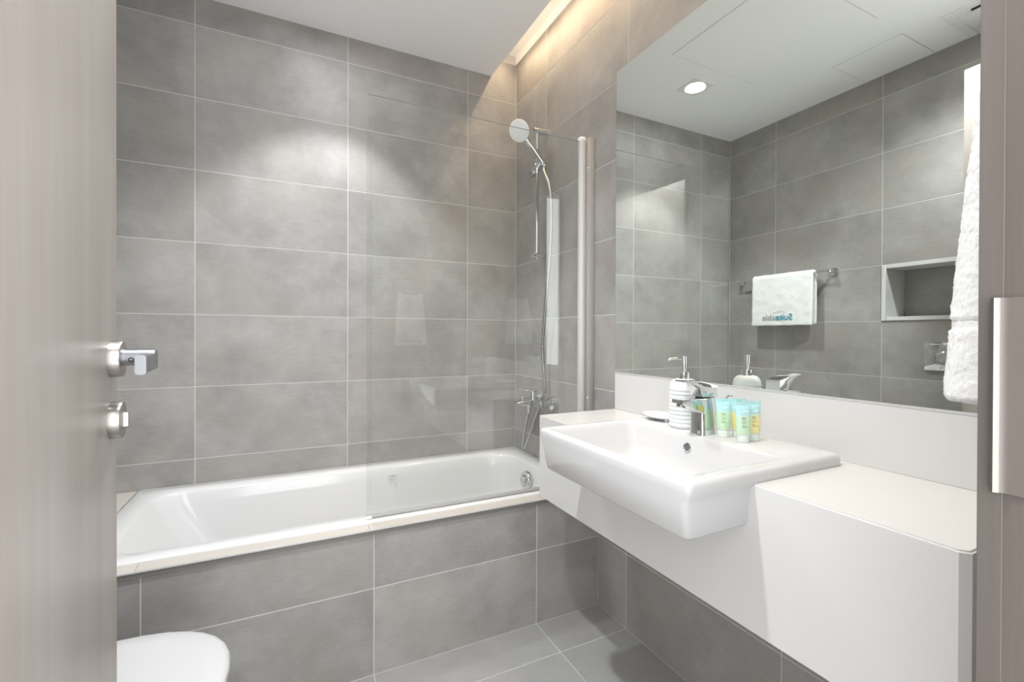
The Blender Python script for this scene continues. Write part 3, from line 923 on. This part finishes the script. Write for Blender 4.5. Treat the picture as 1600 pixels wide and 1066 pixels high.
def displaced_profile_towel(bm, prof_fn, u0, u1, nu, nv, place, amp, scale, seed):
    """closed cross-section prof_fn(t, u01) swept from u0 to u1; place(u, a, b) -> world; noise pushes out along the section normal"""
    rings = []
    for i in range(nu + 1):
        f = i / nu
        u = u0 + (u1 - u0) * f
        end = min(f, 1 - f) * (u1 - u0)
        pts = [Vector(prof_fn(j / nv, f)) for j in range(nv)]
        cen = sum(pts, Vector((0, 0))) / nv
        ring_ = []
        for j in range(nv):
            p, q = pts[j - 1], pts[(j + 1) % nv]
            t = (q - p)
            nrm = Vector((t.y, -t.x)).normalized() if t.length > 1e-9 else Vector((0, 0))
            P0 = place(u, pts[j].x, pts[j].y)
            n1 = mnoise.noise(Vector((P0[0] * scale + seed, P0[1] * scale, P0[2] * scale)))
            n2 = mnoise.noise(Vector((P0[0] * 22 + seed, P0[1] * 22, P0[2] * 22)))
            d = amp * n1 + .0022 * n2
            rnd = 0.0
            if end < .007:
                rnd = .0045 * (1 - math.sqrt(max(0, 1 - (1 - end / .007) ** 2)))
            a = pts[j] + nrm * (d - rnd)
            ring_.append(place(u + .002 * n2, a.x, a.y))
        rings.append(ring_)
    add_loft(bm, rings)

def hang_profile(segs, n_arc=10):
    """polyline (list of 2D points) resampled evenly; returns function t->(a,b)"""
    P_ = [Vector(p) for p in segs]
    P_.append(P_[0])
    L_ = [0]
    for a, b in zip(P_, P_[1:]):
        L_.append(L_[-1] + (b - a).length)
    def fn(t):
        s = (t % 1) * L_[-1]
        for i in range(len(P_) - 1):
            if L_[i] <= s <= L_[i + 1]:
                k = (s - L_[i]) / max(1e-9, L_[i + 1] - L_[i])
                return P_[i].lerp(P_[i + 1], k)
        return P_[0]
    return fn

# folded hand towel over the bar: inverted U section (x, z)
def towel_u(cx, cz, r_in, r_out, zf, zb, spread):
    o_, i_ = [], []
    for k in range(13):
        a = pi * k / 12
        o_.append((cx + r_out * cos(a), cz + r_out * sin(a)))
        i_.append((cx + r_in * cos(a), cz + r_in * sin(a)))
    pts = [(cx + r_out + spread, zf + .004), (cx + r_out + spread * .5, (zf + cz) / 2)] + o_ + [(cx - r_out, zb + .004), (cx - r_out + .002, zb), (cx - r_in - .002, zb), (cx - r_in, zb + .004)]
    pts += i_[::-1] + [(cx + r_in + spread, zf + .004), (cx + r_in + spread + .003, zf), (cx + r_out + spread - .003, zf)]
    return pts
bm = bmesh.new()
fnU = hang_profile(towel_u(tbx, tbz - .006, .0095, .026, 1.163, 1.170, .006))
displaced_profile_towel(bm, lambda t, f: fnU(t), 1.650, 2.040, 90, 240, lambda u, a, b: (a, u, b), .0012, 260, 3.1)
tw = build('hand_towel', bm, M['terry'], smooth=True)
tag(tw, 'folded white hand towel on the towel bar, seen in the mirror', 'towel', 'white branded towels')
xt = tbx + .026 + .0082
o1, w1 = text_mesh('lettering', 'Suite', .055, (xt, 1.762, 1.198), (0, 1, 0), (0, 0, 1), M['teal'], tw, bold=.0009)
o1['label'] = 'teal lettering Suite'
o2, w2 = text_mesh('lettering', 'able', .055, (xt, 1.762 + w1 + .002, 1.198), (0, 1, 0), (0, 0, 1), M['greythread'], tw, bold=-.0003)
o2['label'] = 'grey lettering able'
bm = bmesh.new()
yr0 = 1.762 + w1 * .36
add_tube(bm, [(xt, yr0, 1.243), (xt, yr0 + .038, 1.256), (xt, yr0 + .092, 1.242)], .0011, 6)
build('roof_line', bm, M['greythread'], tw)

# flush plate
fp = empty('flush_plate', (XL, 1.047, .93), 'chrome flush plate with round button on the left wall, seen in the mirror', 'flush plate')
box('plate', XL + .0005, XL + .013, .949, 1.146, .930, 1.072, M['chrome'], fp, bevel=.003)
bm = bmesh.new()
add_lathe(bm, (XL + .0125, 1.067, .984), (1, 0, 0), [(.040, 0), (.040, .002), (.0375, .0035), (.035, .002), (.035, .0005)], 40, cap1=False)
build('button_ring', bm, M['chrome'], fp, angle=50)
lathe('button', (XL + .0125, 1.067, .984), (1, 0, 0), [(.034, 0), (.034, .002), (.030, .003)], M['chrome'], fp, seg=36)
bm = bmesh.new()
for k in range(5):
    add_box(bm, XL + .0125, XL + .0134, 1.084 + k * .008, 1.090 + k * .008, 1.057, 1.062)
build('printed_sign', bm, M['whiteprint'], fp)

# wall-hung toilet
ty = 1.085
to = empty('toilet', (-.37, ty, .06), 'white wall-hung toilet with closed rounded lid beside the open door', 'toilet')
def dshape(xb, xf, hw, z, n=16, sq=2.35):
    """D outline: straight back at xb, rounded front at xf"""
    out = []
    xm = xf - hw * 1.25
    for k in range(n + 1):
        a = -pi / 2 + pi * k / n
        c_, s_ = cos(a), sin(a)
        out.append((xm + (xf - xm) * abs(c_) ** (2 / sq), ty + hw * math.copysign(abs(s_) ** (2 / sq), s_), z))
    out += [(xb, ty + hw * .97, z), (xb, ty - hw * .97, z)]
    return out
bm = bmesh.new()
add_loft(bm, [dshape(XL + .001, -.330, .095, .075), dshape(XL + .001, -.290, .120, .090), dshape(XL + .001, -.220, .145, .160), dshape(XL + .001, -.150, .168, .270),
              dshape(XL + .001, -.122, .180, .350), dshape(XL + .001, -.118, .183, .392), dshape(XL + .001, -.124, .180, .396)])
build('bowl', bm, M['ceramic'], to, angle=50)
bm = bmesh.new()
add_loft(bm, [dshape(XL + .13, -.116, .185, .397), dshape(XL + .13, -.110, .190, .399), dshape(XL + .13, -.110, .190, .408), dshape(XL + .13, -.113, .188, .410)])
build('seat', bm, M['plastic_seat'], to, angle=50)
bm = bmesh.new()
add_loft(bm, [dshape(XL + .13, -.114, .186, .4105), dshape(XL + .128, -.108, .192, .412), dshape(XL + .128, -.107, .193, .420), dshape(XL + .128, -.111, .190, .4265),
              dshape(XL + .130, -.120, .183, .4300), dshape(XL + .140, -.160, .150, .4315), dshape(XL + .20, -.260, .080, .4320)])
build('lid', bm, M['plastic_seat'], to, angle=50)
for s in (-1, 1):
    lathe('hinge', (XL + .112, ty + s * .075 - .02, .412), (0, 1, 0), [(.011, 0), (.011, .04)], M['chrome'], to, seg=20)

# ------------------------------------------------------------------ towel ring and hand towel on the door wall
gx, gz = .717, 1.475
tr = empty('towel_ring', (gx, YD, gz), 'chrome towel ring on the wall just inside the doorway', 'towel ring')
lathe('wall_rose', (gx, YD + .0005, gz), (0, 1, 0), [(.025, 0), (.025, .006), (.0235, .009), (.011, .010), (.011, .038), (.009, .040)], M['chrome'], tr, seg=30)
rp = [(gx + .082 * sin(2 * pi * k / 48), YD + .030 + .004 * (1 - cos(2 * pi * k / 48)), gz - .078 + .080 * cos(2 * pi * k / 48)) for k in range(48)]
bm = bmesh.new()
ringv = []
for k in range(48):
    p = Vector(rp[k]); t = (Vector(rp[(k + 1) % 48]) - Vector(rp[k - 1])).normalized()
    nn = Vector((0, 1, 0)); bb = t.cross(nn).normalized()
    ringv.append([bm.verts.new(p + (nn * cos(2 * pi * j / 10) + bb * sin(2 * pi * j / 10)) * .0045) for j in range(10)])
for k in range(48):
    a, b = ringv[k], ringv[(k + 1) % 48]
    for j in range(10):
        bm.faces.new((a[j], a[(j + 1) % 10], b[(j + 1) % 10], b[j]))
build('ring', bm, M['chrome'], tr, smooth=True)

# towel: gathered through the ring, folds flaring out towards the hem
ZH0, ZH1 = 1.030, 1.372
def towel_sec(z, n=260):
    f = (z - ZH0) / (ZH1 - ZH0)               # 0 hem, 1 top
    hw = .104 - .028 * f ** 1.3
    th = .0365 * (1 - .36 * f)
    cyy = YD + .018 + th + .004
    out = []
    for k in range(n):
        a = 2 * pi * k / n
        c_, s_ = cos(a), sin(a)
        e = .34
        px_ = gx + hw * math.copysign(abs(c_) ** e, c_)
        py_ = cyy + th * math.copysign(abs(s_) ** .62, s_)
        fold = .0035 * sin((px_ - gx) * 85 + 2 * f) * (1 - .3 * f) if s_ > 0 else 0
        out.append((px_, py_ + fold * abs(s_), z))
    return out
bm = bmesh.new()
rings = []
NZ_ = 150
zs = [ZH0 + (ZH1 - ZH0) * k / NZ_ for k in range(NZ_ + 1)]
for i, z in enumerate(zs):
    sec = towel_sec(z)
    cen = Vector((gx, YD + .055, z))
    d_end = min(z - ZH0, ZH1 - z)
    shrink = 1.0
    rr_ = .008
    if d_end < rr_:
        shrink = 1 - .16 * (1 - math.sqrt(max(0, 1 - (1 - d_end / rr_) ** 2)))
    r_ = []
    for p in sec:
        p = Vector(p)
        out = Vector((p.x - cen.x, (p.y - cen.y) * 2.2, 0)).normalized()
        n1 = mnoise.noise(Vector((p.x * 240, p.y * 240, p.z * 240)))
        n2 = mnoise.noise(Vector((p.x * 520 + 7, p.y * 520, p.z * 520)))
        n3 = mnoise.noise(Vector((p.x * 60 + 3, p.y * 60, p.z * 45)))
        band = 0.0 if abs(z - 1.112) > .006 else -.0022
        q = p + out * (.0012 * n1 + .0010 * n2 + .0012 * n3 + band)
        q = Vector((gx + (q.x - gx) * shrink, cen.y + (q.y - cen.y) * shrink, z + (.0012 * n3 if i in (0, NZ_) else 0)))
        if z > ZH1 - .03:                       # saddle where it passes through the ring
            k_ = (z - (ZH1 - .03)) / .03
            q.z -= .020 * k_ * (1 - ((q.x - gx) / .072) ** 2) if abs(q.x - gx) < .072 else 0
        r_.append(q)
    rings.append(r_)
add_loft(bm, rings)
rt = build('hand_towel', bm, M['terry'], smooth=True)
tag(rt, 'thick white terry towel hanging beside the door frame, in front of the mirror', 'towel', 'white branded towels')
yt = YD + .018 + .0365 * 2 + .0040
o1, w1 = text_mesh('lettering', 'Suite', .030, (gx + .062, yt, 1.050), (-1, 0, 0), (0, 0, 1), M['teal'], rt, bold=.0006, depth=.0012)
o2, w2 = text_mesh('lettering', 'able', .030, (gx + .062 - w1 - .001, yt, 1.050), (-1, 0, 0), (0, 0, 1), M['greythread'], rt, depth=.0012)
o1['label'] = 'teal lettering Suite'; o2['label'] = 'grey lettering able'
bm = bmesh.new()
add_tube(bm, [(gx + .050, yt, 1.075), (gx + .024, yt, 1.084), (gx - .008, yt, 1.075)], .0012, 6)
build('roof_line', bm, M['greythread'], rt)

# ------------------------------------------------------------------ door leaf and door frame
DX, DT, DH = -.160, .044, .154          # hinge line of the leaf; leaf built shut against +Y, then swung open
dr = empty('door_1', (DX, DH, .008), 'open grey-oak door leaf at the left with brushed steel handle', 'door')
dr['kind'] = 'structure'
box('leaf', DX - DT, DX, DH, DH + .712, .008, 2.176, M['wood'], dr, bevel=.0012, seg=2)
hy_, hz = DH + .672, 1.064
lathe('handle_rose', (DX, hy_, hz), (1, 0, 0), [(.026, -.001), (.026, .0125), (.0250, .0140), (.0135, .0142)], M['steel'], dr, seg=40)
lever = lathe('lever_neck', (DX + .010, hy_, hz + .002), (1, 0, 0), [(.0120, 0), (.0120, .040), (.0105, .042)], M['steel_dark'], dr, seg=28)
lathe('grub_screw', (DX + .024, hy_ - .0115, hz - .001), (0, -1, 0), [(.0036, -.001), (.0036, .0010), (.0020, .0011), (.0018, -.001)], M['rubber'], lever, seg=16)
bm = bmesh.new()
def gsec(y, w): return [(px_, y, pz_) for px_, pz_ in rrect(DX + .0515 - w, DX + .0515, hz - .0165, hz + .0085, .0035, 5)]
add_loft(bm, [gsec(hy_ + .0125, .012), gsec(hy_ - .030, .012), gsec(hy_ - .098, .0115)])
build('lever_grip', bm, M['steel_dark'], dr, angle=40)
kz = .978
tr_ = lathe('thumbturn_rose', (DX, hy_, kz), (1, 0, 0), [(.026, -.001), (.026, .0125), (.0250, .0140), (.012, .0142)], M['steel'], dr, seg=40)
bm = bmesh.new()
add_loft(bm, [[(DX + .013, hy_ + a, kz + b) for a, b in rrect(-.004, .004, -.0120, .0120, .003, 5)], [(DX + .0195, hy_ + a, kz + b) for a, b in rrect(-.003, .003, -.0115, .0115, .0025, 5)]])
build('thumbturn', bm, M['steel'], tr_, angle=40)
dr.rotation_euler = (0, 0, radians(5.5))

fr = empty('door_frame', (JX1, .09, 0), 'grey-oak door frame at the right edge with satin strike plate', 'door frame')
fr['kind'] = 'structure'
# right jamb: facing strip towards the room, lining towards the hall with a shallow groove between them
box('jamb_facing', JX1 - .0003, JX1 + .034, .1366, .1500, 0, JZ + .034, M['wood_shaded'], fr, bevel=.0004, seg=1)
box('jamb_lining', JX1, JX1 + .030, .031, .1366, 0, JZ + .03, M['wood_shaded'], fr)
box('jamb_lining', JX0 - .030, JX0, .031, .1470, 0, JZ + .03, M['wood_shaded'], fr, bevel=.001, seg=1)
box('head_lining', JX0, JX1, .031, .1470, JZ, JZ + .03, M['wood_shaded'], fr, bevel=.001, seg=1)
# strike plate with rolled lip
bm = bmesh.new()
sec_ = []
zp0, zp1 = .990, 1.127
pts2 = [(y_ - .0005, d_) for y_, d_ in [(.1425, -.0050), (.1405, -.0060), (.1385, -.0050), (.1375, -.0032), (.1340, -.0024), (.0800, -.0024), (.0800, .0000), (.1340, .0000), (.1390, -.0020), (.1410, -.0030)]]
add_loft(bm, [[(JX1 + d_, y_, zp0) for y_, d_ in pts2], [(JX1 + d_, y_, zp1) for y_, d_ in pts2]])
sp_ = build('strike_plate', bm, M['strike'], fr, angle=40)
bm = bmesh.new()
add_box(bm, JX1 - .0026, JX1 - .0020, .088, .112, 1.075, 1.11); add_box(bm, JX1 - .0026, JX1 - .0020, .090, .112, 1.00, 1.045)
build('strike_slots', bm, M['rubber'], sp_)
